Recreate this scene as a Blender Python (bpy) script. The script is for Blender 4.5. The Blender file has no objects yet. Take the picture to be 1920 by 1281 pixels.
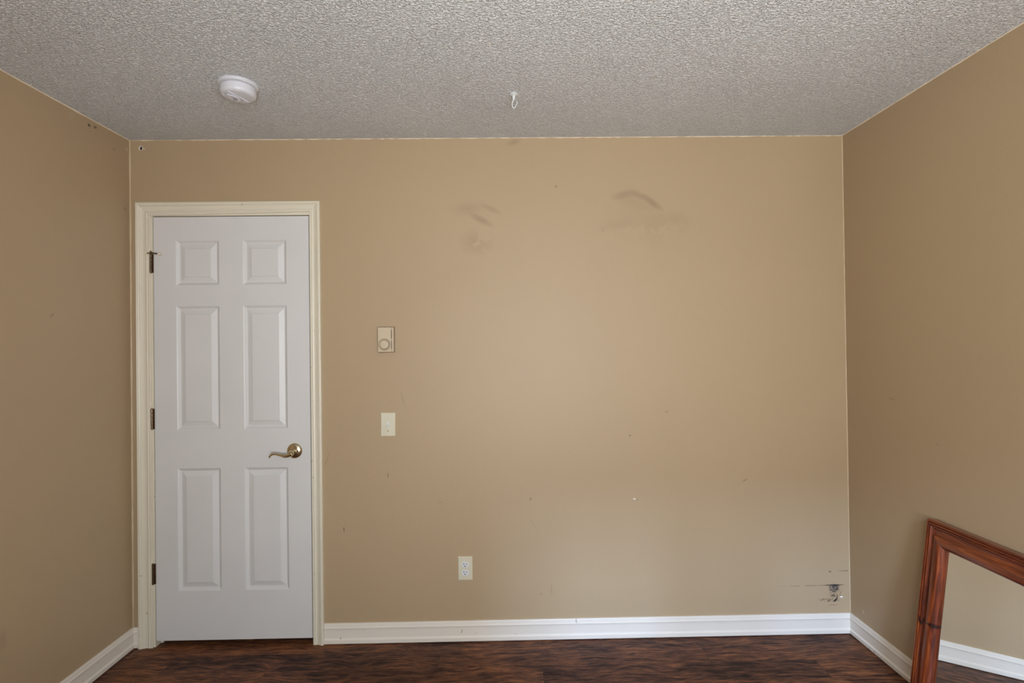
import bpy, bmesh, math, random
from math import sin, cos, pi, radians
from mathutils import Vector, Matrix

random.seed(4)
SC = bpy.context.scene

# ------------------------------------------------------------------ camera, world, light, exposure
L, R, D, H = -1.7965, 1.6775, 2.5945, 2.44      # left wall, right wall, back wall, ceiling
REAR = -0.55                                     # wall behind the camera (with the window)
HALL = 3.75
T = 0.12
CAM_H = 1.42525
FPX = 1000.0
cam = bpy.data.cameras.new('camera')
cam.sensor_width = 36.0
cam.lens = FPX * 36.0 / 1920.0
cam.clip_start = 0.02
co = bpy.data.objects.new('camera', cam)
SC.collection.objects.link(co)
_M = Matrix(((0.9998135354480262, -0.014601728223438885, -0.012636608239838185),
             (-0.012523171837849918, 0.007834194055788585, -0.9998908918330119),
             (0.014699132696795436, 0.9998626980422787, 0.007649873304632189)))
_r, _d, _f = _M[0].copy(), _M[1].copy(), _M[2].copy()
co.matrix_world = Matrix(((_r.x, -_d.x, -_f.x, 0), (_r.y, -_d.y, -_f.y, 0), (_r.z, -_d.z, -_f.z, CAM_H), (0, 0, 0, 1)))
SC.camera = co

SC.view_settings.view_transform = 'Standard'
SC.view_settings.look = 'None'
SC.view_settings.gamma = 1.0
SC.view_settings.use_curve_mapping = False
SC.view_settings.exposure = 0.0

w = bpy.data.worlds.new('world')
SC.world = w
w.use_nodes = True
w.node_tree.nodes['Background'].inputs[0].default_value = (0.45, 0.6, 0.85, 1)
w.node_tree.nodes['Background'].inputs[1].default_value = 0.15


def area(name, loc, rot, sx, sy, power, col):
    l = bpy.data.lights.new(name, 'AREA')
    l.shape = 'RECTANGLE'
    l.size, l.size_y = sx, sy
    l.energy = power
    l.color = col
    o = bpy.data.objects.new(name, l)
    o.location = loc
    o.rotation_euler = rot
    SC.collection.objects.link(o)
    return o


# window opening in the rear wall
WX0, WX1, WZ0, WZ1 = -0.35, 1.05, 0.75, 2.10
WC = (WX0 + WX1) / 2
# daylight outside the window: cool sky from above, warm light thrown up by the sunlit ground
area('sky_light', (WC, REAR - 0.45, 1.85), (radians(90 - 20), 0, 0), 1.9, 1.3, 90, (0.63, 0.82, 1.0))
area('ground_bounce_light', (WC, REAR - 0.45, 0.80), (radians(90 + 23), 0, 0), 1.9, 0.9, 220, (1.0, 0.955, 0.91))
# bluish fill panel added to make a lit patch, high and to the left of the window, reaching the low right corner of the room
_p = Vector((-1.20, -8.0, 5.5))
_q = (Vector((0.9, D, 0.2)) - _p).to_track_quat('-Z', 'Y').to_euler()
area('low_corner_fill_light', _p, _q, 1.2, 1.0, 1150, (0.42, 0.62, 1.0))


# ------------------------------------------------------------------ node helpers
def hexc(r, g, b):
    def f(c):
        c /= 255.0
        return c / 12.92 if c <= 0.04045 else ((c + 0.055) / 1.055) ** 2.4
    return (f(r), f(g), f(b), 1)


class NT:
    def __init__(s, name):
        s.m = bpy.data.materials.new(name)
        s.m.use_nodes = True
        s.t = s.m.node_tree
        s.b = s.t.nodes['Principled BSDF']
        s.tc = s.t.nodes.new('ShaderNodeTexCoord')

    def n(s, typ, **kw):
        nd = s.t.nodes.new(typ)
        for k, v in kw.items():
            setattr(nd, k, v)
        return nd

    def l(s, a, b):
        s.t.links.new(a, b)

    def val(s, inp, v):
        if hasattr(v, 'is_output') or isinstance(v, bpy.types.NodeSocket):
            s.l(v, inp)
        else:
            inp.default_value = v

    def math(s, op, a, b=None, clamp=False):
        nd = s.n('ShaderNodeMath', operation=op, use_clamp=clamp)
        s.val(nd.inputs[0], a)
        if b is not None:
            s.val(nd.inputs[1], b)
        return nd.outputs[0]

    def mix(s, f, a, b):
        nd = s.n('ShaderNodeMix', data_type='RGBA')
        s.val(nd.inputs[0], f)
        s.val(nd.inputs[6], a)
        s.val(nd.inputs[7], b)
        return nd.outputs[2]

    def mapping(s, scale=(1, 1, 1), loc=(0, 0, 0), rot=(0, 0, 0), typ='POINT', vec=None):
        nd = s.n('ShaderNodeMapping', vector_type=typ)
        s.l(vec if vec is not None else s.tc.outputs['Object'], nd.inputs[0])
        nd.inputs['Location'].default_value = loc
        nd.inputs['Rotation'].default_value = rot
        nd.inputs['Scale'].default_value = scale
        return nd.outputs[0]

    def noise(s, scale, detail=2.0, rough=0.5, vec=None, dist=0.0):
        nd = s.n('ShaderNodeTexNoise')
        s.l(vec if vec is not None else s.tc.outputs['Object'], nd.inputs['Vector'])
        nd.inputs['Scale'].default_value = scale
        nd.inputs['Detail'].default_value = detail
        nd.inputs['Roughness'].default_value = rough
        nd.inputs['Distortion'].default_value = dist
        return nd.outputs[0]

    def ramp(s, v, a, b, lo=0.0, hi=1.0):
        nd = s.n('ShaderNodeMapRange')
        nd.clamp = True
        s.val(nd.inputs[0], v)
        nd.inputs[1].default_value = a
        nd.inputs[2].default_value = b
        nd.inputs[3].default_value = lo
        nd.inputs[4].default_value = hi
        return nd.outputs[0]

    def bump(s, h, strength, dist, prev=None):
        nd = s.n('ShaderNodeBump')
        nd.inputs['Strength'].default_value = strength
        nd.inputs['Distance'].default_value = dist
        s.l(h, nd.inputs['Height'])
        if prev is not None:
            s.l(prev, nd.inputs['Normal'])
        return nd.outputs[0]

    def spot(s, loc, half, rot=0.0, axis='y'):
        """1 at the middle of a mark falling to 0 at its edge; marks lie in the object's own plane"""
        big = 50.0
        if axis == 'y':      # wall facing along y : plane x,z
            sc = (half[0], big, half[1]); lc = (loc[0], 0, loc[1]); rt = (0, -rot, 0)
        elif axis == 'x':    # plane y,z
            sc = (big, half[0], half[1]); lc = (0, loc[0], loc[1]); rt = (rot, 0, 0)
        else:
            sc = (half[0], half[1], big); lc = (loc[0], loc[1], 0); rt = (0, 0, rot)
        g = s.n('ShaderNodeTexGradient', gradient_type='SPHERICAL')
        s.l(s.mapping(sc, lc, rt, 'TEXTURE'), g.inputs[0])
        return g.outputs['Fac']


def plain(name, col, rough=0.5, metal=0.0, bump=None, coat=0.0, spec=None, mottle=0.03):
    q = NT(name)
    n = q.noise(9.0, 3.0)
    c2 = tuple(max(0, x * (1 - mottle * 2)) for x in col[:3]) + (1,)
    q.l(q.mix(q.ramp(n, 0.35, 0.65), col, c2), q.b.inputs['Base Color'])
    q.b.inputs['Roughness'].default_value = rough
    q.b.inputs['Metallic'].default_value = metal
    if coat:
        q.b.inputs['Coat Weight'].default_value = coat
    if spec is not None:
        q.b.inputs['Specular IOR Level'].default_value = spec
    if bump:
        q.l(q.bump(q.noise(bump[0], 2.0), bump[1], bump[2]), q.b.inputs['Normal'])
    return q.m


def wall_material(name, marks, axis):
    q = NT(name)
    base = hexc(176, 153, 121)
    col = q.mix(q.ramp(q.noise(1.3, 3.0), 0.3, 0.7), base, hexc(173, 150, 119))
    fine = q.noise(60.0, 2.0)
    for (loc, half, rot, color, strength, soft, noisy) in marks:
        m = q.spot(loc, half, rot, axis)
        m = q.ramp(m, 0.0, soft, 0.0, strength)
        if noisy:
            m = q.math('MULTIPLY', m, q.ramp(q.noise(noisy[0], 3.0, 0.7), noisy[1], noisy[1] + 0.06))
        col = q.mix(m, col, color)
    q.l(col, q.b.inputs['Base Color'])
    q.b.inputs['Roughness'].default_value = 0.5
    q.b.inputs['Specular IOR Level'].default_value = 0.4
    h = q.noise(210.0, 2.0, 0.55)
    q.l(q.bump(h, 0.22, 0.0025), q.b.inputs['Normal'])
    return q.m


DK = hexc(62, 55, 50)
SMU = hexc(140, 118, 91)
WH = hexc(235, 232, 225)
PURP = hexc(70, 66, 66)
BLK = hexc(28, 26, 28)
# (x, z), (half width, half height), turn, colour, strength, softness, (noise)
BACK = [
    ((0.600, 2.158), (0.085, 0.026), 0.25, SMU, .55, .9, None),
    ((0.675, 2.150), (0.070, 0.022), -0.35, SMU, .55, .9, None),
    ((0.735, 2.115), (0.070, 0.022), -0.65, SMU, .75, .9, None),
    ((0.640, 2.120), (0.120, 0.045), -0.3, SMU, .22, .9, None),
    ((-0.105, 2.040), (0.080, 0.022), -0.5, SMU, .6, .9, None),
    ((-0.055, 2.092), (0.070, 0.018), -0.45, SMU, .4, .9, None),
    ((-0.125, 1.930), (0.100, 0.075), 0.0, SMU, .38, 1., (14, .42)),
    ((-0.170, 2.095), (0.100, 0.040), 0.1, SMU, .30, 1., None),
    ((0.550, 2.010), (0.110, 0.040), 0.2, SMU, .22, 1., None),
    ((0.840, 2.035), (0.100, 0.045), -0.15, SMU, .20, 1., None),
    ((0.720, 2.010), (0.260, 0.130), -0.25, SMU, .20, 1., (9, .45)),
    ((0.058, 2.418), (0.045, 0.018), 0.3, SMU, .6, 1., None),
    ((0.262, 2.199), (0.008, 0.008), 0, SMU, .9, .6, None),
    ((0.488, 1.983), (0.003, 0.020), 0.15, SMU, .7, .9, None),
    ((-1.743, 2.4013), (0.0130, 0.0140), 0, WH, .85, .35, (180, .42)),
    ((-1.7415, 2.4005), (0.0062, 0.0105), 0, BLK, 1., .3, None),
    ((-1.727, 2.397), (0.0032, 0.0032), 0, WH, .9, .4, None),
    ((0.626, 0.670), (0.010, 0.0034), -0.1, WH, .95, .4, None),
    ((0.636, 0.668), (0.006, 0.0024), 0.1, DK, .7, .5, None),
    ((0.119, 0.679), (0.007, 0.011), 0, PURP, .45, .7, None),
    ((-0.571, 0.806), (0.0042, 0.020), 0.1, DK, .8, .7, (160, .45)),
    ((-0.785, 0.547), (0.0034, 0.015), 0, DK, .75, .6, None),
    ((0.607, 0.979), (0.009, 0.005), 0.5, DK, .6, .7, None),
    ((1.168, 0.753), (0.020, 0.0032), 0.5, DK, .55, .7, None),
    ((0.789, 1.093), (0.012, 0.005), 0.2, SMU, .8, .8, None),
    ((-0.495, 1.170), (0.003, 0.050), 0.3, SMU, .55, .8, None),
    ((-0.865, 0.880), (0.004, 0.060), -0.4, SMU, .5, .9, None),
    ((-0.320, 0.670), (0.020, 0.003), 0, SMU, .6, .8, None),
    ((0.130, 0.560), (0.002, 0.060), 0.5, SMU, .5, .8, None),
    ((0.165, 0.220), (0.006, 0.004), 0, SMU, .9, .7, None),
    ((0.215, 0.240), (0.003, 0.035), 0.05, SMU, .7, .9, None),
    # rubbed and scraped patch low in the right corner
    ((1.470, 0.2330), (0.170, 0.0026), 0.004, DK, .60, .8, (40, .42)),
    ((1.596, 0.2340), (0.062, 0.0042), 0.004, BLK, .85, .5, (60, .36)),
    ((1.603, 0.2320), (0.025, 0.0060), 0, BLK, .9, .5, None),
    ((1.598, 0.2180), (0.030, 0.024), 0, PURP, .95, .35, (110, .44)),
    ((1.607, 0.2140), (0.016, 0.018), 0, BLK, .75, .5, (130, .50)),
    ((1.592, 0.1880), (0.036, 0.026), 0, DK, .6, .5, (120, .54)),
    ((1.594, 0.1830), (0.020, 0.010), 0.2, DK, .85, .5, (150, .44)),
    ((1.572, 0.1610), (0.060, 0.010), -0.05, BLK, .85, .5, (110, .50)),
    ((1.604, 0.1610), (0.017, 0.0050), 0.7, BLK, .95, .4, None),
    ((1.612, 0.1740), (0.0035, 0.018), -0.3, BLK, .8, .5, None),
    ((1.628, 0.2000), (0.012, 0.030), -0.2, DK, .6, .5, (120, .54)),
    ((1.632, 0.1800), (0.014, 0.0026), -0.9, DK, .8, .5, None),
    ((1.6335, 0.1760), (0.009, 0.0045), -0.3, WH, 1., .3, None),
    ((1.5788, 0.3000), (0.008, 0.0030), -0.05, BLK, .85, .4, None),
    ((1.645, 0.3025), (0.032, 0.0022), 0, DK, .65, .6, None),
    ((1.661, 0.3030), (0.006, 0.0034), 0, BLK, .7, .6, None),
    ((1.590, 0.1380), (0.036, 0.0022), 0.02, DK, .5, .7, None),
]
LEFTM = [
    ((2.343, 2.4085), (0.010, 0.008), 0, DK, .85, .5, None),
    ((2.378, 2.4140), (0.012, 0.007), 0.4, DK, .8, .5, (90, .42)),
    ((2.250, 2.410), (0.030, 0.020), 0.6, hexc(180, 162, 140), .45, .8, None),
    ((2.492, 2.3586), (0.012, 0.006), 0, SMU, .8, .7, None),
    ((2.146, 1.568), (0.014, 0.005), 0.7, SMU, .8, .7, None),
    ((2.575, 2.39), (0.006, 0.012), 0, hexc(205, 190, 165), .7, .6, None),
    ((2.560, 2.098), (0.010, 0.016), 0, hexc(140, 100, 70), .5, .8, None),
    ((1.93, 0.40), (0.020, 0.05), 0, hexc(150, 130, 105), .4, .8, None),
]
RIGHTM = [
    ((2.504, 0.152), (0.012, 0.010), 0.6, hexc(205, 190, 165), .0, .6, None),
    ((2.500, 0.148), (0.0115, 0.0045), 0.9, hexc(214, 200, 178), .8, .5, None),
    ((2.291, 1.173), (0.030, 0.003), 0.1, SMU, .7, .7, None),
    ((2.05, 1.02), (0.014, 0.003), 0.4, SMU, .6, .7, None),
    ((1.95, 0.49), (0.010, 0.006), 0, SMU, .8, .7, None),
]
M_BACK = wall_material('tan_wall_paint_back', BACK, 'y')
M_LEFT = wall_material('tan_wall_paint_left', LEFTM, 'x')
M_RIGHT = wall_material('tan_wall_paint_right', RIGHTM, 'x')
M_WALL = wall_material('tan_wall_paint', [], 'y')

# textured white ceiling
q = NT('textured_ceiling_paint')
q.l(q.mix(q.ramp(q.noise(2.0, 2.0), 0.3, 0.7), hexc(233, 235, 236), hexc(228, 230, 231)), q.b.inputs['Base Color'])
q.b.inputs['Roughness'].default_value = 0.75
wv = q.mapping((1.0, 1.35, 1.0), rot=(0, 0, 0.12))
h1 = q.ramp(q.noise(100.0, 2.5, 0.55, wv, 0.6), 0.42, 0.62)
h2 = q.noise(260.0, 2.0, 0.5, wv)
h = q.math('ADD', q.math('MULTIPLY', h1, 1.0), q.math('MULTIPLY', h2, 0.35))
q.l(q.bump(h, 1.0, 0.0076), q.b.inputs['Normal'])
M_CEIL = q.m

# dark hand-scraped laminate boards running left to right
q = NT('dark_hickory_laminate')
PW, PL = 0.128, 1.22
sep = q.n('ShaderNodeSeparateXYZ')
q.l(q.tc.outputs['Object'], sep.inputs[0])
row = q.math('FLOOR', q.math('DIVIDE', q.math('ADD', sep.outputs[1], 0.051), PW))
xo = q.math('DIVIDE', q.math('ADD', sep.outputs[0], q.math('MULTIPLY', q.math('FRACT', q.math('MULTIPLY', row, 0.382)), PL)), PL)
colm = q.math('FLOOR', xo)
wn = q.n('ShaderNodeTexWhiteNoise', noise_dimensions='2D')
cx = q.n('ShaderNodeCombineXYZ')
q.l(row, cx.inputs[0]); q.l(colm, cx.inputs[1]); q.l(cx.outputs[0], wn.inputs['Vector'])
rnd = wn.outputs['Value']
off = q.n('ShaderNodeCombineXYZ')
q.l(q.math('MULTIPLY', rnd, 37.0), off.inputs[0]); q.l(q.math('MULTIPLY', rnd, 91.0), off.inputs[2])
add = q.n('ShaderNodeVectorMath', operation='ADD')
q.l(q.tc.outputs['Object'], add.inputs[0]); q.l(off.outputs[0], add.inputs[1])
pv = add.outputs[0]
warp = q.noise(3.2, 2.0, 0.5, pv)
wc = q.n('ShaderNodeCombineXYZ')
q.l(q.math('MULTIPLY', q.math('SUBTRACT', warp, 0.5), 0.11), wc.inputs[1])
add2 = q.n('ShaderNodeVectorMath', operation='ADD')
q.l(pv, add2.inputs[0]); q.l(wc.outputs[0], add2.inputs[1])
gv = q.mapping((1.0, 9.0, 1.0), vec=add2.outputs[0])
g1 = q.noise(7.0, 6.0, 0.68, gv, 0.5)
gv2 = q.mapping((1.0, 14.0, 1.0), vec=add2.outputs[0])
g2 = q.noise(22.0, 4.0, 0.7, gv2, 0.3)
cloud = q.noise(4.5, 3.0, 0.6, pv)
cr = q.n('ShaderNodeValToRGB')
e = cr.color_ramp.elements
e[0].position = 0.36; e[0].color = hexc(24, 13, 12)
e[1].position = 0.66; e[1].color = hexc(158, 104, 66)
for p_, c_ in ((0.44, hexc(62, 36, 28)), (0.51, hexc(98, 62, 44)), (0.58, hexc(130, 82, 50))):
    x = e.new(p_); x.color = c_
tone = q.math('ADD', q.math('ADD', q.math('MULTIPLY', g1, 0.55), q.math('MULTIPLY', g2, 0.45)),
              q.math('ADD', q.math('MULTIPLY', q.math('SUBTRACT', cloud, 0.5), 0.22), q.math('MULTIPLY', q.math('SUBTRACT', rnd, 0.5), 0.08)))
q.l(tone, cr.inputs[0])
fy = q.math('FRACT', q.math('DIVIDE', q.math('ADD', sep.outputs[1], 0.051), PW))
fx = q.math('FRACT', xo)
seam = q.math('MAXIMUM', q.math('LESS_THAN', fy, 0.011), q.math('LESS_THAN', fx, 0.0012))
colr = q.mix(q.math('MULTIPLY', seam, 0.75), cr.outputs[0], hexc(18, 11, 9))
q.l(colr, q.b.inputs['Base Color'])
q.l(q.ramp(g1, 0.3, 0.7, 0.56, 0.42), q.b.inputs['Roughness'])
q.b.inputs['Specular IOR Level'].default_value = 0.2
q.l(q.bump(q.math('SUBTRACT', g2, q.math('MULTIPLY', seam, 0.8)), 0.35, 0.002), q.b.inputs['Normal'])
M_FLOOR = q.m


def painted(name, c1, marks=0.0, rough=0.38):
    q = NT(name)
    col = q.mix(q.ramp(q.noise(3.0, 2.0), 0.35, 0.65), c1, tuple(x * 0.965 for x in c1[:3]) + (1,))
    if marks:
        nz = q.noise(38.0, 1.0)
        col = q.mix(q.ramp(nz, 0.765, 0.79, 0, marks), col, hexc(120, 105, 88))
    q.l(col, q.b.inputs['Base Color'])
    q.b.inputs['Roughness'].default_value = rough
    return q.m


M_TRIM = painted('cream_gloss_trim_paint', hexc(222, 214, 194), 0.5)
M_BASE = painted('white_gloss_baseboard_paint', hexc(228, 219, 206), 0.45)
M_DOOR = painted('white_door_paint', hexc(216, 214, 212), 0.0, 0.42)
M_CAULKW = painted('cream_caulk', hexc(225, 212, 188), 0.0, 0.5)
M_CAULKT = painted('tan_caulk', hexc(196, 176, 144), 0.0, 0.5)
M_PLWHITE = plain('white_plastic', hexc(220, 220, 222), 0.38)
M_ALARM = plain('alarm_white_plastic', hexc(214, 214, 220), 0.35)
M_ALARM2 = plain('alarm_grey_plastic', hexc(150, 148, 160), 0.4)
M_HOOK = plain('white_painted_metal', hexc(214, 218, 218), 0.3)
M_IVORY = plain('ivory_plastic_plate', hexc(214, 207, 184), 0.35)
M_DARK = plain('dark_slot', hexc(22, 20, 20), 0.7)
M_STEEL = plain('aged_nickel_hinge', hexc(128, 112, 88), 0.32, 1.0, bump=(120, 0.3, 0.001), mottle=0.2)
M_RUST = plain('tarnished_hinge_leaf', hexc(96, 66, 46), 0.45, 0.7, mottle=0.2)
M_BRASS = plain('polished_antique_brass', hexc(220, 205, 170), 0.22, 1.0, mottle=0.06)
M_RUBBER = plain('cream_rubber', hexc(228, 216, 196), 0.6)
M_THERMO = plain('beige_painted_plastic', hexc(198, 180, 152), 0.4)
M_THERMOD = plain('thermostat_dark_brown', hexc(112, 88, 58), 0.5)  # rim shadow of the thermostat put into colour; also colours the dial groove
M_THREAD = plain('pale_thread', hexc(150, 128, 108), 0.8)
M_SCREW = plain('screw_metal', hexc(150, 146, 136), 0.35, 0.8)

# mirror glass and reddish brown stained pine
q = NT('mirror_glass')
q.b.inputs['Base Color'].default_value = (0.86, 0.87, 0.855, 1)
q.b.inputs['Metallic'].default_value = 1.0
q.b.inputs['Roughness'].default_value = 0.0
M_MIRROR = q.m


def wood_material(name, long_axis, knots=()):
    q = NT(name)
    sc = [22.0, 22.0, 22.0]
    sc[long_axis] = 1.6
    wv = q.mapping(tuple(sc))
    g = q.noise(2.4, 5.0, 0.65, wv, 1.2)
    sc2 = [90.0, 90.0, 90.0]; sc2[long_axis] = 4.0
    g2 = q.noise(2.0, 3.0, 0.6, q.mapping(tuple(sc2)))
    cl = q.noise(5.0, 2.0)
    cr = q.n('ShaderNodeValToRGB')
    e = cr.color_ramp.elements
    e[0].position = 0.36; e[0].color = hexc(46, 16, 8)
    e[1].position = 0.66; e[1].color = hexc(164, 84, 34)
    x = e.new(0.5); x.color = hexc(108, 44, 18)
    q.l(q.math('ADD', q.math('ADD', q.math('MULTIPLY', g, 0.55), q.math('MULTIPLY', g2, 0.25)), q.math('MULTIPLY', cl, 0.2)), cr.inputs[0])
    col = cr.outputs[0]
    for (loc, half, st) in knots:
        m = q.ramp(q.spot(loc, half, 0.0, 'z'), 0.0, 0.5, 0.0, st)
        col = q.mix(m, col, hexc(34, 14, 8))
    q.l(col, q.b.inputs['Base Color'])
    q.b.inputs['Roughness'].default_value = 0.3
    q.b.inputs['Coat Weight'].default_value = 0.35
    q.b.inputs['Coat Roughness'].default_value = 0.18
    q.l(q.bump(g2, 0.15, 0.001), q.b.inputs['Normal'])
    return q.m


# ------------------------------------------------------------------ mesh helpers
def link(name, bm, mat, parent=None, loc=(0, 0, 0), smooth=False, bevel=0.0, seg=2):
    bmesh.ops.recalc_face_normals(bm, faces=bm.faces)
    me = bpy.data.meshes.new(name)
    bm.to_mesh(me)
    bm.free()
    me.materials.append(mat)
    o = bpy.data.objects.new(name, me)
    SC.collection.objects.link(o)
    o.location = loc
    if parent is not None:
        o.parent = parent
    if smooth:
        for p in me.polygons:
            p.use_smooth = True
        me.set_sharp_from_angle(angle=radians(38))
    if bevel:
        b = o.modifiers.new('bevel', 'BEVEL')
        b.width = bevel
        b.segments = seg
        b.limit_method = 'ANGLE'
        b.angle_limit = radians(40)
    return o


def tag(o, label, cat, group=None, kind=None):
    o['label'] = label
    o['category'] = cat
    if group:
        o['group'] = group
    if kind:
        o['kind'] = kind
    return o


def empty(name, loc, rot=(0, 0, 0)):
    o = bpy.data.objects.new(name, None)
    o.empty_display_size = 0.05
    o.location = loc
    o.rotation_euler = rot
    SC.collection.objects.link(o)
    return o


def box(bm, x0, x1, y0, y1, z0, z1):
    vs = [bm.verts.new((x, y, z)) for x in (x0, x1) for y in (y0, y1) for z in (z0, z1)]
    for f in ((0, 1, 3, 2), (4, 6, 7, 5), (0, 4, 5, 1), (2, 3, 7, 6), (0, 2, 6, 4), (1, 5, 7, 3)):
        bm.faces.new([vs[i] for i in f])
    return vs


def loft(bm, rings, close=True, cap=True):
    """rings: lists of points (same length); skins them"""
    vr = [[bm.verts.new(p) for p in r] for r in rings]
    n = len(vr[0])
    for a, b in zip(vr, vr[1:]):
        for i in range(n if close else n - 1):
            j = (i + 1) % n
            bm.faces.new((a[i], a[j], b[j], b[i]))
    if cap:
        bm.faces.new(vr[0])
        bm.faces.new(list(reversed(vr[-1])))
    return vr


def lathe(bm, prof, n=48, axis='z', c=(0, 0, 0), cap=True):
    rings = []
    for r, h in prof:
        ring = []
        for i in range(n):
            a = 2 * pi * i / n
            u, v = r * cos(a), r * sin(a)
            p = {'z': (u, v, h), 'y': (u, h, v), 'x': (h, u, v)}[axis]
            ring.append((p[0] + c[0], p[1] + c[1], p[2] + c[2]))
        rings.append(ring)
    loft(bm, rings, cap=cap)


def tube(bm, pts, rad, n=10, flat=1.0):
    pts = [Vector(p) for p in pts]
    rads = rad if isinstance(rad, (list, tuple)) else [rad] * len(pts)
    rings = []
    up = None
    for i, p in enumerate(pts):
        t = (pts[min(i + 1, len(pts) - 1)] - pts[max(i - 1, 0)]).normalized()
        if up is None:
            up = Vector((0, 0, 1)) if abs(t.z) < 0.9 else Vector((0, 1, 0))
        s = t.cross(up).normalized()
        u = s.cross(t).normalized()
        up = u
        r = rads[i]
        rings.append([tuple(p + s * r * cos(2 * pi * k / n) + u * r * flat * sin(2 * pi * k / n)) for k in range(n)])
    loft(bm, rings)


def smooth_path(pts, k=6):
    P = [Vector(p) for p in pts]
    P = [P[0]] + P + [P[-1]]
    out = []
    for i in range(1, len(P) - 2):
        for j in range(k):
            t = j / k
            a, b, c, d = P[i - 1], P[i], P[i + 1], P[i + 2]
            out.append(0.5 * ((2 * b) + (-a + c) * t + (2 * a - 5 * b + 4 * c - d) * t * t + (-a + 3 * b - 3 * c + d) * t ** 3))
    out.append(P[-2])
    return out


# ------------------------------------------------------------------ room shell
bm = bmesh.new()
box(bm, L - T, R + T, REAR - T, HALL + T, -0.1, 0.0)
tag(link('floor', bm, M_FLOOR), 'dark brown hand scraped wood laminate floor', 'floor', kind='structure')

bm = bmesh.new()
box(bm, L - T, R + T, REAR - T, HALL + T, H, H + 0.1)
tag(link('ceiling', bm, M_CEIL), 'off-white ceiling with a bumpy sprayed texture', 'ceiling', kind='structure')

OX0, OX1, OZ = -1.706, -0.921, 2.088          # rough opening of the door
bm = bmesh.new()
box(bm, L, OX0, 0, T, 0, H)
box(bm, OX1, R, 0, T, 0, H)
box(bm, OX0, OX1, 0, T, OZ, H)
bmesh.ops.remove_doubles(bm, verts=bm.verts, dist=1e-5)
tag(link('wall_back', bm, M_BACK, loc=(0, D, 0)), 'tan painted wall facing the viewer with door and scuffs', 'wall', kind='structure')

bm = bmesh.new()
box(bm, -T, 0, REAR - T, HALL + T, 0, H)
tag(link('wall_left', bm, M_LEFT, loc=(L, 0, 0)), 'tan painted side wall on the left beside the door', 'wall', kind='structure')
bm = bmesh.new()
box(bm, 0, T, REAR - T, HALL + T, 0, H)
tag(link('wall_right', bm, M_RIGHT, loc=(R, 0, 0)), 'tan painted side wall on the right behind the mirror', 'wall', kind='structure')
bm = bmesh.new()
box(bm, L, WX0, -T, 0, 0, H)
box(bm, WX1, R, -T, 0, 0, H)
box(bm, WX0, WX1, -T, 0, 0, WZ0)
box(bm, WX0, WX1, -T, 0, WZ1, H)
tag(link('wall_rear', bm, M_WALL, loc=(0, REAR, 0)), 'tan painted wall with the window, facing the door', 'wall', kind='structure')
bm = bmesh.new()
box(bm, L, R, 0, T, 0, H)
tag(link('wall_hall', bm, M_WALL, loc=(0, HALL, 0)), 'tan wall of the unlit hall behind the door', 'wall', kind='structure')

# window in the rear wall
win = empty('window_1', (WC, REAR, WZ0))
tag(win, 'white sliding window in the wall opposite the door', 'window', kind='structure')
ww, wh = (WX1 - WX0) / 2, WZ1 - WZ0
bm = bmesh.new()
for a in ((-ww, -ww + .045, 0, wh), (ww - .045, ww, 0, wh), (-ww + .045, ww - .045, 0, .045), (-ww + .045, ww - .045, wh - .045, wh), (-.05, .05, .045, wh - .045)):
    box(bm, a[0], a[1], -T + .01, -.02, a[2], a[3])
link('window_frame', bm, M_BASE, win)
q = NT('window_glass')
out = q.t.nodes['Material Output']
tr = q.n('ShaderNodeBsdfTransparent'); gl = q.n('ShaderNodeBsdfGlossy'); gl.inputs['Roughness'].default_value = 0.02
mx = q.n('ShaderNodeMixShader'); mx.inputs[0].default_value = 0.06
q.l(tr.outputs[0], mx.inputs[1]); q.l(gl.outputs[0], mx.inputs[2]); q.l(mx.outputs[0], out.inputs['Surface'])
M_GLASS = q.m
for sx in (-1, 1):
    bm = bmesh.new()
    a, b = sorted((sx * .05, sx * (ww - .045)))
    box(bm, a, b, -.075, -.070, .045, wh - .045)
    link('window_pane', bm, M_GLASS, win)

# caulk beads and paint edges in the corners
trim_n = [1]


def struct(bm, mat, label, cat, loc=(0, 0, 0), smooth=False, name=None):
    if name is None:
        name = 'trim_%d' % trim_n[0]
        trim_n[0] += 1
    return tag(link(name, bm, mat, loc=loc, smooth=smooth), label, cat, kind='structure')


def ribbon(p0, p1, d1, d2, r=0.004, wob=0.35, n=60):
    """small irregular triangular bead in a corner running p0 -> p1; d1, d2 point along the two surfaces"""
    bm = bmesh.new()
    p0, p1, d1, d2 = Vector(p0), Vector(p1), Vector(d1), Vector(d2)
    rings = []
    for i in range(n + 1):
        c = p0.lerp(p1, i / n)
        k = r * (1 + wob * random.uniform(-1, 1))
        rings.append([tuple(c - (d1 + d2) * .001), tuple(c + d1 * k), tuple(c + (d1 + d2) * k * .38), tuple(c + d2 * k)])
    loft(bm, rings)
    return bm


struct(ribbon((L, REAR, H), (L, D, H), (1, 0, 0), (0, 0, -1), .0032), M_CAULKW, 'thin cream caulk line where left wall meets ceiling', 'caulk line')
struct(ribbon((R, REAR, H), (R, D, H), (-1, 0, 0), (0, 0, -1), .0030), M_CAULKW, 'thin cream caulk line where right wall meets ceiling', 'caulk line')
struct(ribbon((L, D, H), (R, D, H), (0, -1, 0), (0, 0, -1), .0022, .9, 160), M_CAULKW, 'thin cream caulk line where back wall meets ceiling', 'caulk line')
struct(ribbon((L, D, .1), (L, D, H), (1, 0, 0), (0, -1, 0), .0042), M_CAULKT, 'thin tan caulk line in the left corner of the room', 'caulk line')
struct(ribbon((R, D, .1), (R, D, H), (-1, 0, 0), (0, -1, 0), .0026), M_CAULKT, 'thin tan caulk line in the right corner of the room', 'caulk line')

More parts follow.
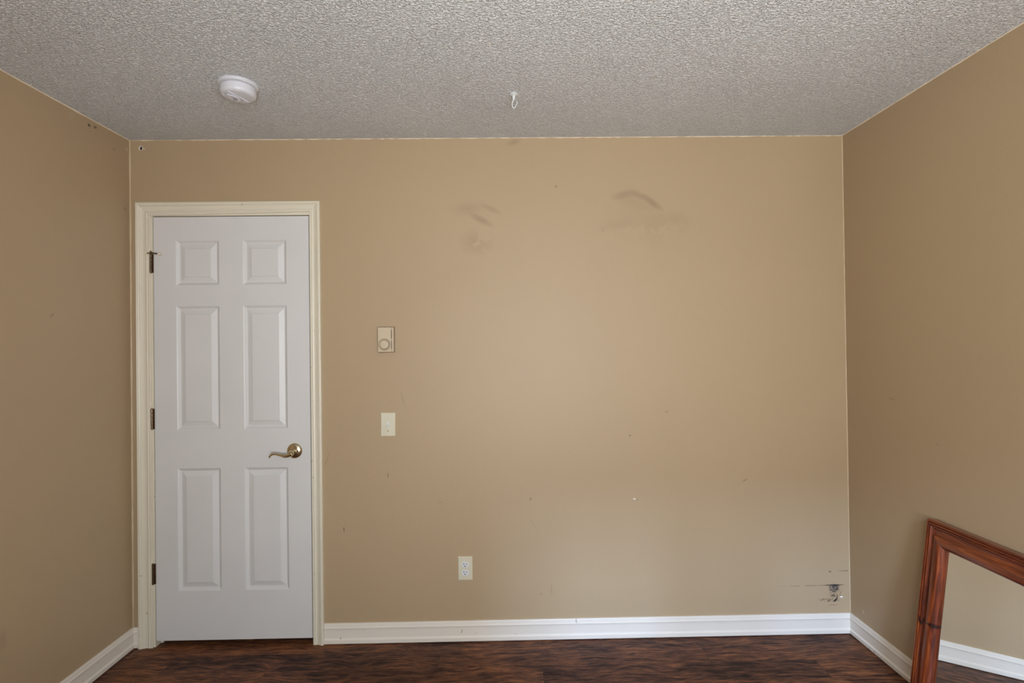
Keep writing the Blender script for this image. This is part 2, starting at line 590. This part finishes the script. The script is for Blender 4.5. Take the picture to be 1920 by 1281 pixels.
# baseboards ---------------------------------------------------------------
BP = [(0.0, 0.003), (0.0125, 0.003), (0.0140, 0.006), (0.0140, 0.0215), (0.0115, 0.0245), (0.0095, 0.0265), (0.0085, 0.030),
      (0.0090, 0.064), (0.0100, 0.0725), (0.0122, 0.0755), (0.0122, 0.0785), (0.0100, 0.0815), (0.0085, 0.0900), (0.0080, 0.0945), (0.0058, 0.0980), (0.0, 0.0985)]


def baseboard(name, p0, p1, nrm, label, m0=0, m1=0):
    """p0 -> p1 along the wall foot, nrm points into the room; m = mitre at each end (-1 inside corner)"""
    bm = bmesh.new()
    p0, p1, n = Vector(p0), Vector(p1), Vector(nrm)
    t = (p1 - p0).normalized()
    rings = []
    for p, m, s in ((p0, m0, 1), (p1, m1, -1)):
        rings.append([tuple(p + n * d + Vector((0, 0, z)) + t * (s * d * m)) for d, z in BP])
    loft(bm, rings)
    return struct(bm, M_BASE, label, 'baseboard', name=name)


CX0, CX1 = -1.764, -0.883     # outer edges of the casing
baseboard('baseboard_back', (CX1 + .0006, D, 0), (R, D, 0), (0, -1, 0), 'long white baseboard running from the door casing to the right corner', 0, 1)
baseboard('baseboard_back', (L, D, 0), (CX0 - .0006, D, 0), (0, -1, 0), 'tiny white baseboard piece between left corner and door casing', 1, 0)
baseboard('baseboard_left', (L, REAR, 0), (L, D, 0), (1, 0, 0), 'white baseboard along the foot of the left wall', 1, 1)
baseboard('baseboard_right', (R, REAR, 0), (R, D, 0), (-1, 0, 0), 'cream white baseboard along the right wall, running behind the mirror', 1, 1)
baseboard('baseboard_rear', (L, REAR, 0), (R, REAR, 0), (0, 1, 0), 'white baseboard under the window', 1, 1)

# door casing: profile across the width, s = 0 at the inner edge ------------------
CP = [(0.0, 0.0), (0.0, 0.0085), (0.0015, 0.0100), (0.0050, 0.0100), (0.0065, 0.0088), (0.0100, 0.0090), (0.0115, 0.0105), (0.0140, 0.0108), (0.0200, 0.0085), (0.0280, 0.0092),
      (0.0370, 0.0128), (0.0395, 0.0142), (0.0410, 0.0120), (0.0425, 0.0150), (0.0460, 0.0172), (0.0500, 0.0176), (0.0515, 0.0162), (0.0530, 0.0174), (0.0560, 0.0165), (0.0580, 0.0130), (0.0580, 0.0)]
CZ = 2.1365
WD = 0.058


def casing(p0, p1, outdir, s_out, label, m0, m1):
    """p0->p1 along the OUTER edge"""
    bm = bmesh.new()
    p0, p1, o = Vector(p0), Vector(p1), Vector(outdir)
    t = (p1 - p0).normalized()
    rings = []
    for p, m, s in ((p0, m0, 1), (p1, m1, -1)):
        rings.append([tuple(p - o * (WD - w_) * s_out / 1.0 + Vector((0, -h_, 0)) + t * (s * (WD - w_) * m * s_out)) for w_, h_ in CP])
    loft(bm, rings)
    return struct(bm, M_TRIM, label, 'door casing')


lw = (-1.6985 - CX0) / WD
rw = (CX1 - -0.9340) / WD
casing((CX0, D, 0), (CX0, D, CZ), (-1, 0, 0), lw, 'left upright of the cream moulded casing around the door', 0, .058 / (.058 * lw) if False else 1.0)
casing((CX1, D, 0), (CX1, D, CZ), (1, 0, 0), rw, 'right upright of the cream moulded casing around the door', 0, 1.0)
# head piece mitred to both uprights
bm = bmesh.new()
rings = []
for x, s, k in ((CX0, 1, lw), (CX1, -1, rw)):
    rings.append([(x + s * (WD - w_) * k, D - h_, CZ - (WD - w_) * k) for w_, h_ in CP])
loft(bm, rings)
struct(bm, M_TRIM, 'top piece of the cream moulded casing over the door', 'door casing')

# jamb with stops
JX0, JX1, JZ = -1.6890, -0.9375, 2.0710
bm = bmesh.new()
box(bm, OX0, JX0, D - .001, D + T, 0, JZ + .017)
box(bm, JX1, OX1, D - .001, D + T, 0, JZ + .017)
box(bm, JX0, JX1, D - .001, D + T, JZ, JZ + .017)
box(bm, JX0, JX0 + .011, D + .038, D + .070, 0, JZ)
box(bm, JX1 - .011, JX1, D + .038, D + .070, 0, JZ)
box(bm, JX0 + .011, JX1 - .011, D + .038, D + .070, JZ - .011, JZ)
struct(bm, M_TRIM, 'cream door jamb inside the casing, seen at the door edge', 'door jamb')

# ------------------------------------------------------------------ the six panel door
door = empty('door_1', (-1.3135, D, 0.029))
tag(door, 'white six-panel interior door, closed, with brass lever handle', 'door', kind='structure')
DX, DZ0 = -1.3135, 0.029
SX0, SX1 = -1.6855 - DX, -0.9415 - DX
SZ1 = 2.0665 - DZ0
cols = [(-1.5795 - DX, -1.3730 - DX), (-1.2590 - DX, -1.0495 - DX)]
rows = [(0.2640 - DZ0, 0.8535 - DZ0), (1.0375 - DZ0, 1.6360 - DZ0), (1.7355 - DZ0, 1.9530 - DZ0)]
bm = bmesh.new()
xs = [SX0, cols[0][0], cols[0][1], cols[1][0], cols[1][1], SX1]
zs = [0, rows[0][0], rows[0][1], rows[1][0], rows[1][1], rows[2][0], rows[2][1], SZ1]
gv_ = {}
for i, x in enumerate(xs):
    for j, z in enumerate(zs):
        gv_[i, j] = bm.verts.new((x, 0.0005, z))
for i in range(len(xs) - 1):
    for j in range(len(zs) - 1):
        if i in (1, 3) and j in (1, 3, 5):
            prev = [gv_[i, j], gv_[i + 1, j], gv_[i + 1, j + 1], gv_[i, j + 1]]
            x0, x1, z0, z1 = xs[i], xs[i + 1], zs[j], zs[j + 1]
            for ins, dep in ((.0015, .0012), (.0050, .0034), (.0065, .0056), (.0120, .0112), (.0150, .0120), (.0175, .0116), (.0400, .0040), (.0418, .0014)):
                cur = [bm.verts.new((x, dep, z)) for x, z in ((x0 + ins, z0 + ins), (x1 - ins, z0 + ins), (x1 - ins, z1 - ins), (x0 + ins, z1 - ins))]
                for k in range(4):
                    bm.faces.new((prev[k], prev[(k + 1) % 4], cur[(k + 1) % 4], cur[k]))
                prev = cur
            bm.faces.new(prev)
        else:
            bm.faces.new((gv_[i, j], gv_[i + 1, j], gv_[i + 1, j + 1], gv_[i, j + 1]))
# sides and back
edge = [gv_[i, 0] for i in range(len(xs))] + [gv_[len(xs) - 1, j] for j in range(1, len(zs))] + \
       [gv_[i, len(zs) - 1] for i in range(len(xs) - 2, -1, -1)] + [gv_[0, j] for j in range(len(zs) - 2, 0, -1)]
back = [bm.verts.new((v.co.x, 0.035, v.co.z)) for v in edge]
for k in range(len(edge)):
    k2 = (k + 1) % len(edge)
    bm.faces.new((edge[k], edge[k2], back[k2], back[k]))
bm.faces.new(back)
link('door_slab', bm, M_DOOR, door)


def hinge(zc, hl, stop=False):
    hx = -1.6955 - DX
    e = empty('hinge', (hx, -0.006, zc - DZ0))
    e.parent = door
    bm = bmesh.new()
    seg = hl / 5
    for k in range(5):
        z0 = -hl / 2 + k * seg
        lathe(bm, [(.0045, z0 + .0003), (.0056, z0 + .001), (.0056, z0 + seg - .001), (.0045, z0 + seg - .0003)], 20)
    lathe(bm, [(.002, hl / 2 - .001), (.0042, hl / 2), (.0042, hl / 2 + .002), (.0025, hl / 2 + .0035)], 16)
    lathe(bm, [(.002, -hl / 2 - .003), (.0040, -hl / 2 - .001), (.0040, -hl / 2 + .001)], 16)
    link('hinge_knuckle', bm, M_STEEL, e, smooth=True)
    bm = bmesh.new()
    box(bm, .0040, .0098, .0010, .0064, -hl / 2, hl / 2)
    lf = link('hinge_leaf', bm, M_RUST, e)
    lf['label'] = 'reddish tarnished hinge leaf in the door gap'
    return e, hx


h1_, hx = hinge(1.842, .088, True)
hinge(1.094, .098)
hinge(.351, .096)
# hinge-pin door stop on the top hinge: collar, a padded arm towards the door, a short padded arm towards the casing
zt = .049
bm = bmesh.new()
lathe(bm, [(.0055, zt - .004), (.0075, zt - .003), (.0075, zt + .003), (.0055, zt + .004)], 20)
lathe(bm, [(.0030, zt + .004), (.0048, zt + .006), (.0048, zt + .010), (.0030, zt + .012)], 16)
tube(bm, [(0, -.004, zt + .001), (.014, -.010, zt), (.032, -.016, zt - .004), (.048, -.018, zt - .006)], .0034, 12)
tube(bm, [(0, 0, zt), (-.008, -.008, zt), (-.014, -.010, zt + .001)], .0036, 12)
ds = link('door_stop', bm, M_STEEL, h1_, smooth=True)
ds['label'] = 'nickel hinge-pin door stop with two arms'
for c, ax in (((.0515, -.016, zt - .0065), 1), ((-.0165, -.0085, zt + .001), -1)):
    bm = bmesh.new()
    lathe(bm, [(.001, -.0075), (.0056, -.0065), (.0068, -.002), (.0068, .004), (.0050, .0065), (.001, .007)], 20, 'y', (0, 0, 0))
    rb = link('rubber_bumper', bm, M_RUBBER, h1_, loc=c, smooth=True)
    rb['label'] = 'cream rubber bumper'

# lever handle
hd = empty('door_handle', (-1.0180 - DX, 0, 0.9305 - DZ0))
hd.parent = door
bm = bmesh.new()
lathe(bm, [(.0360, .0), (.0368, -.0020), (.0355, -.0045), (.0320, -.0075), (.0270, -.0105), (.0200, -.0128), (.0120, -.0140), (.0020, -.0143)], 56, 'y')
ro = link('rose', bm, M_BRASS, hd, smooth=True)
bm = bmesh.new()
lathe(bm, [(.0130, -.0120), (.0135, -.0150), (.0110, -.0170), (.0105, -.0330), (.0120, -.0350), (.0135, -.0400), (.0125, -.0500), (.0090, -.0545), (.0020, -.0560)], 32, 'y', (.000, 0, -.003))
pts = smooth_path([(.004, -.047, -.006), (-.010, -.049, -.0125), (-.026, -.050, -.0150), (-.046, -.049, -.0115), (-.066, -.047, -.0070), (-.083, -.045, -.0060), (-.095, -.043, -.0110), (-.104, -.042, -.0220)], 5)
nn = len(pts)
tube(bm, pts, [max(.0034, .0106 - .0056 * min(1, i / (nn * .55)) - (.0012 if i > nn * .85 else 0)) for i in range(nn)], 16, 1.0)
link('lever', bm, M_BRASS, hd, smooth=True)
bm = bmesh.new()
lathe(bm, [(.0036, -.0110), (.0036, -.0146), (.0028, -.0150)], 20, 'y', (.0175, 0, .0010))
pr = link('release_hole', bm, M_DARK, hd)
pr['label'] = 'small dark privacy release hole'

# ------------------------------------------------------------------ thermostat
th = empty('thermostat', (-0.5720, D, 1.4005))
tag(th, 'small beige box thermostat with a round dial, above the light switch', 'thermostat')
bm = bmesh.new()
box(bm, -.0345, .0295, -.026, -.004, .0015, .1205)
link('housing', bm, M_THERMO, th, bevel=.0016)
bm = bmesh.new()
box(bm, .0300, .0400, -.021, -.003, .0015, .1205)
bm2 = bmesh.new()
box(bm2, -.0372, .0425, -.006, .0, -.0008, .1230)  # slightly oversized dark plate, drawn as the shadow line round the housing
bpl = link('rim_shade_plate', bm2, M_THERMOD, th, bevel=.001)
bpl['label'] = 'dark brown plate standing in for the shadow round the housing'
sp = link('side_panel', bm, M_THERMO, th, bevel=.002)
for z0, z1 in ((.016, .055), (.066, .106)):
    bm = bmesh.new()
    box(bm, .0292, .0318, -.0235, -.010, z0, z1)
    v_ = link('vent_slot', bm, M_DARK, th)
    v_['label'] = 'dark vertical vent slot'
bm = bmesh.new()
cz = .0375
lathe(bm, [(.0262, -.0255), (.0262, -.0290), (.0256, -.0296), (.0236, -.0296), (.0230, -.0290), (.0230, -.0255)], 56, 'y', (-.0030, 0, cz), cap=False)
link('dial_ring', bm, M_THERMO, th, smooth=True)
bm = bmesh.new()
lathe(bm, [(.0204, -.0255), (.0204, -.0320), (.0196, -.0335), (.0180, -.0340), (.0010, -.0340)], 56, 'y', (-.0030, 0, cz))
for k in range(36):
    a = 2 * pi * k / 36
    box(bm, -.0030 + .0203 * cos(a) - .0006, -.0030 + .0203 * cos(a) + .0006, -.031, -.0265, cz + .0203 * sin(a) - .0006, cz + .0203 * sin(a) + .0006)
link('dial', bm, M_THERMO, th, smooth=True)
bm = bmesh.new()
lathe(bm, [(.0284, -.0250), (.0284, -.0264), (.0003, -.0264)], 56, 'y', (-.0030, 0, cz))
dg = link('dial_groove', bm, M_THERMOD, th)


# ------------------------------------------------------------------ wall plates
def plate(parent, mat, holes=None):
    bm = bmesh.new()
    hw, hh = .0352, .0572
    r0 = [(-hw, 0, -hh), (hw, 0, -hh), (hw, 0, hh), (-hw, 0, hh)]
    r1 = [(-hw, -.0030, -hh), (hw, -.0030, -hh), (hw, -.0030, hh), (-hw, -.0030, hh)]
    k = .0034
    r2 = [(-hw + k, -.0062, -hh + k), (hw - k, -.0062, -hh + k), (hw - k, -.0062, hh - k), (-hw + k, -.0062, hh - k)]
    loft(bm, [r0, r1, r2])
    return link('wall_plate', bm, mat, parent, bevel=.0008)


def screw(parent, x, z, slot=0.0, r=.0030, dark=False):
    bm = bmesh.new()
    lathe(bm, [(r, -.0058), (r, -.0070), (r * .6, -.0076), (.0003, -.0077)], 20, 'y')
    box(bm, -r * .85, r * .85, -.00785, -.0072, -.0004, .0004)
    s = link('screw', bm, M_DARK if dark else M_IVORY, parent, loc=(x, 0, z), smooth=True)
    if dark:
        s['label'] = 'dark screw hole'
    s.rotation_euler = (0, slot, 0)
    return s


sw = empty('light_switch', (-0.5670, D, 1.0510))
tag(sw, 'ivory single toggle light switch below the thermostat', 'light switch')
sw.rotation_euler = (0, radians(.6), 0)
plate(sw, M_IVORY)
bm = bmesh.new()
box(bm, -.0052, .0052, -.0068, -.0050, -.0120, .0120)
link('toggle_collar', bm, M_PLWHITE, sw)
bm = bmesh.new()
rr = [[(-.0040, -.006, -.0090), (.0040, -.006, -.0090), (.0040, -.006, .0060), (-.0040, -.006, .0060)],
      [(-.0036, -.0115, -.0105), (.0036, -.0115, -.0105), (.0036, -.0125, -.0015), (-.0036, -.0125, -.0015)],
      [(-.0032, -.0165, -.0118), (.0032, -.0165, -.0118), (.0032, -.0190, -.0055), (-.0032, -.0190, -.0055)]]
loft(bm, rr)
link('toggle', bm, M_PLWHITE, sw, bevel=.0008)
screw(sw, 0, .0302, .6, .0026)
screw(sw, 0, -.0302, .2, .0024, True)

ou = empty('electrical_outlet', (-0.2020, D, 0.3505))
tag(ou, 'white duplex outlet in an ivory plate, low on the back wall', 'outlet')
plate(ou, M_IVORY)
screw(ou, 0, 0, .2, .0024)
for sz in (.0195, -.0195):
    bm = bmesh.new()
    pts = []
    for i in range(48):
        a = 2 * pi * i / 48
        pts.append((.0172 * cos(a), max(-.0138, min(.0138, .0172 * sin(a)))))
    loft(bm, [[(x, -.0055, z) for x, z in pts], [(x, -.0080, z) for x, z in pts], [(x * .95, -.0088, z * .95) for x, z in pts]])
    rc = link('receptacle', bm, M_PLWHITE, ou, loc=(0, 0, sz))
    bm = bmesh.new()
    box(bm, -.0078, -.0052, -.0091, -.0078, -.0008, .0078)
    box(bm, .0052, .0074, -.0091, -.0078, .0000, .0074)
    gp = [(.0028 * cos(a), -.0072 + max(-.0028, min(.0022, .0032 * sin(a)))) for a in [2 * pi * i / 20 for i in range(20)]]
    loft(bm, [[(x, -.0078, z) for x, z in gp], [(x, -.0091, z) for x, z in gp]])
    s_ = link('socket_holes', bm, M_DARK, rc)
    s_['label'] = 'dark blade slots and round ground hole'

# ------------------------------------------------------------------ smoke alarm on the ceiling
sa = empty('smoke_alarm', (-1.0070, 2.0520, H))
tag(sa, 'round white smoke alarm on the ceiling above the door', 'smoke alarm')
bm = bmesh.new()
lathe(bm, [(.0705, 0), (.0720, -.0030), (.0712, -.0080), (.0680, -.0115), (.0630, -.0125), (.0600, -.0130)], 72)
link('mounting_ring', bm, M_ALARM, sa, smooth=True)
bm = bmesh.new()
lathe(bm, [(.0560, -.0110), (.0575, -.0150), (.0630, -.0170), (.0638, -.0370), (.0612, -.0440), (.0560, -.0480), (.0520, -.0490), (.0020, -.0490)], 72)
body = link('alarm_body', bm, M_ALARM, sa, smooth=True)
# raised wedge band across the face, running from the left edge towards the near right
bm = bmesh.new()
a0, a1, a2, a3 = (-.050, -.022), (-.012, -.053), (.022, .040), (.002, .050)
c_ = (a0, a1, a2, a3)
ctr = (sum(p[0] for p in c_) / 4, sum(p[1] for p in c_) / 4)
loft(bm, [[(p[0], p[1], -.0480) for p in c_], [(p[0], p[1], -.0510) for p in c_],
          [(ctr[0] + (p[0] - ctr[0]) * .93, ctr[1] + (p[1] - ctr[1]) * .90, -.0525) for p in c_]])
link('face_band', bm, M_ALARM, sa, smooth=False)
# lens-shaped test pad along the band
bm = bmesh.new()
ax = Vector((.026, .058)).normalized(); pp = Vector((ax.y, -ax.x))
c0 = Vector((-.013, -.008))
def lens(k, n=40):
    o = []
    for i in range(n):
        a = 2 * pi * i / n
        u = cos(a); v = sin(a) * (1 - .35 * u * u)
        o.append(c0 + ax * (.0330 * k * u) + pp * (.0150 * k * v))
    return o
loft(bm, [[(p.x, p.y, -.0515) for p in lens(1)], [(p.x, p.y, -.0550) for p in lens(1)], [(p.x, p.y, -.0575) for p in lens(.82)], [(p.x, p.y, -.0562) for p in lens(.72)]])
link('test_pad', bm, M_ALARM, sa, smooth=True)
bm = bmesh.new()
loft(bm, [[(p.x, p.y, -.0520) for p in lens(1.14)], [(p.x, p.y, -.0532) for p in lens(1.14)]])
link('pad_surround', bm, M_ALARM2, sa)
bm = bmesh.new()
lathe(bm, [(.0078, -.0555), (.0078, -.0588), (.0066, -.0596), (.0010, -.0596)], 32, 'z', (-.0100, -.0030, 0))
link('test_button', bm, M_ALARM2, sa, smooth=True)

# ------------------------------------------------------------------ ceiling hook
hk = empty('ceiling_hook', (0.0510, 2.1440, H))
tag(hk, 'small white swag hook screwed into the ceiling', 'ceiling hook')
bm = bmesh.new()
lathe(bm, [(.0175, 0), (.0185, -.0012), (.0180, -.0028), (.0130, -.0040), (.0125, -.0052), (.0080, -.0064), (.0060, -.0075)], 40)
link('ceiling_plate', bm, M_HOOK, hk, smooth=True)
bm = bmesh.new()
lathe(bm, [(.0062, -.0060), (.0066, -.0090), (.0054, -.0180), (.0034, -.0240)], 24)
hp = smooth_path([(.000, 0, -.020), (-.004, 0, -.030), (-.0070, 0, -.040), (-.0062, 0, -.050), (-.0010, 0, -.0565), (.0050, 0, -.0530), (.0095, 0, -.0440), (.0120, 0, -.0400), (.0135, 0, -.0360), (.0105, 0, -.0290)], 5)
tube(bm, hp, [.0026 - .0011 * (i / len(hp)) for i in range(len(hp))], 12)
link('hook', bm, M_HOOK, hk, smooth=True)

# ------------------------------------------------------------------ leaning framed mirror
X0, TH = 1.565, radians(7.25)
YO = 2.056
WU, WV = 0.094, 0.078
HU, HV = 0.7345, 1.12
mi = empty('wall_mirror', (X0, YO, 0.0))
# local x: towards the camera (-Y), local y: up the tilt, local z: out of the glass into the room
mi.matrix_world = Matrix(((0, sin(TH), -cos(TH), X0), (-1, 0, 0, YO), (0, cos(TH), sin(TH), 0.0026), (0, 0, 0, 1)))
tag(mi, 'large mirror in a reddish brown moulded wood frame, leaning against the right wall', 'mirror')
FP = [(0.0, -.017), (0.0, .0180), (.025, .0220), (.060, .0222), (.080, .0170), (.100, .0170), (.125, .0228), (.160, .0228), (.180, .0165), (.200, .0165), (.225, .0215), (.260, .0205),
      (.330, .0145), (.400, .0120), (.470, .0135), (.520, .0175), (.560, .0225), (.640, .0250), (.760, .0245), (.870, .0205), (.950, .0135), (.975, .0100), (1.0, .0060), (1.0, -.012)]
M_WOODX = wood_material('stained_pine_rail', 0)
M_WOODY = wood_material('stained_pine_stile', 1, (((.020, .340), (.009, .011), .95), ((.013, .350), (.003, .016), .9), ((.026, .352), (.003, .014), .9), ((.070, .352), (.016, .011), .95), ((.058, .352), (.022, .004), .8)))


def member(name, a, b, ix, iy, mat):
    """a, b outer corners; ix/iy inward offsets at each end, as (dx, dy) for a full frame width"""
    bm = bmesh.new()
    rings = []
    for p, i_ in ((a, ix), (b, iy)):
        rings.append([(p[0] + i_[0] * s, p[1] + i_[1] * s, h_) for s, h_ in FP])
    loft(bm, rings)
    return link(name, bm, mat, mi, bevel=.0006, seg=1)


member('frame_stile', (0, 0), (0, HU), (WV, WU), (WV, -WU), M_WOODY)
member('frame_stile', (HV, 0), (HV, HU), (-WV, WU), (-WV, -WU), M_WOODY)
member('frame_rail', (0, HU), (HV, HU), (WV, -WU), (-WV, -WU), M_WOODX)
member('frame_rail', (0, 0), (HV, 0), (WV, WU), (-WV, WU), M_WOODX)
bm = bmesh.new()
box(bm, WV - .004, HV - WV + .004, WU - .004, HU - WU + .004, -.004, 0.0)
gl_ = link('mirror_glass', bm, M_MIRROR, mi)
bm = bmesh.new()
box(bm, WV - .006, HV - WV + .006, WU - .006, HU - WU + .006, -.011, -.0045)
link('backing_board', bm, M_DARK, mi)

# ------------------------------------------------------------------ curl of thread on the floor
bm = bmesh.new()
tube(bm, smooth_path([(-1.7690, 2.5120, .0012), (-1.7620, 2.5040, .0016), (-1.7560, 2.5060, .0018), (-1.7560, 2.5180, .0020), (-1.7600, 2.5320, .0018), (-1.7590, 2.5480, .0020), (-1.7500, 2.5600, .0014)], 6), .0011, 6)
tag(link('loose_thread', bm, M_THREAD), 'short pale curled thread on the floor near the left corner', 'thread')
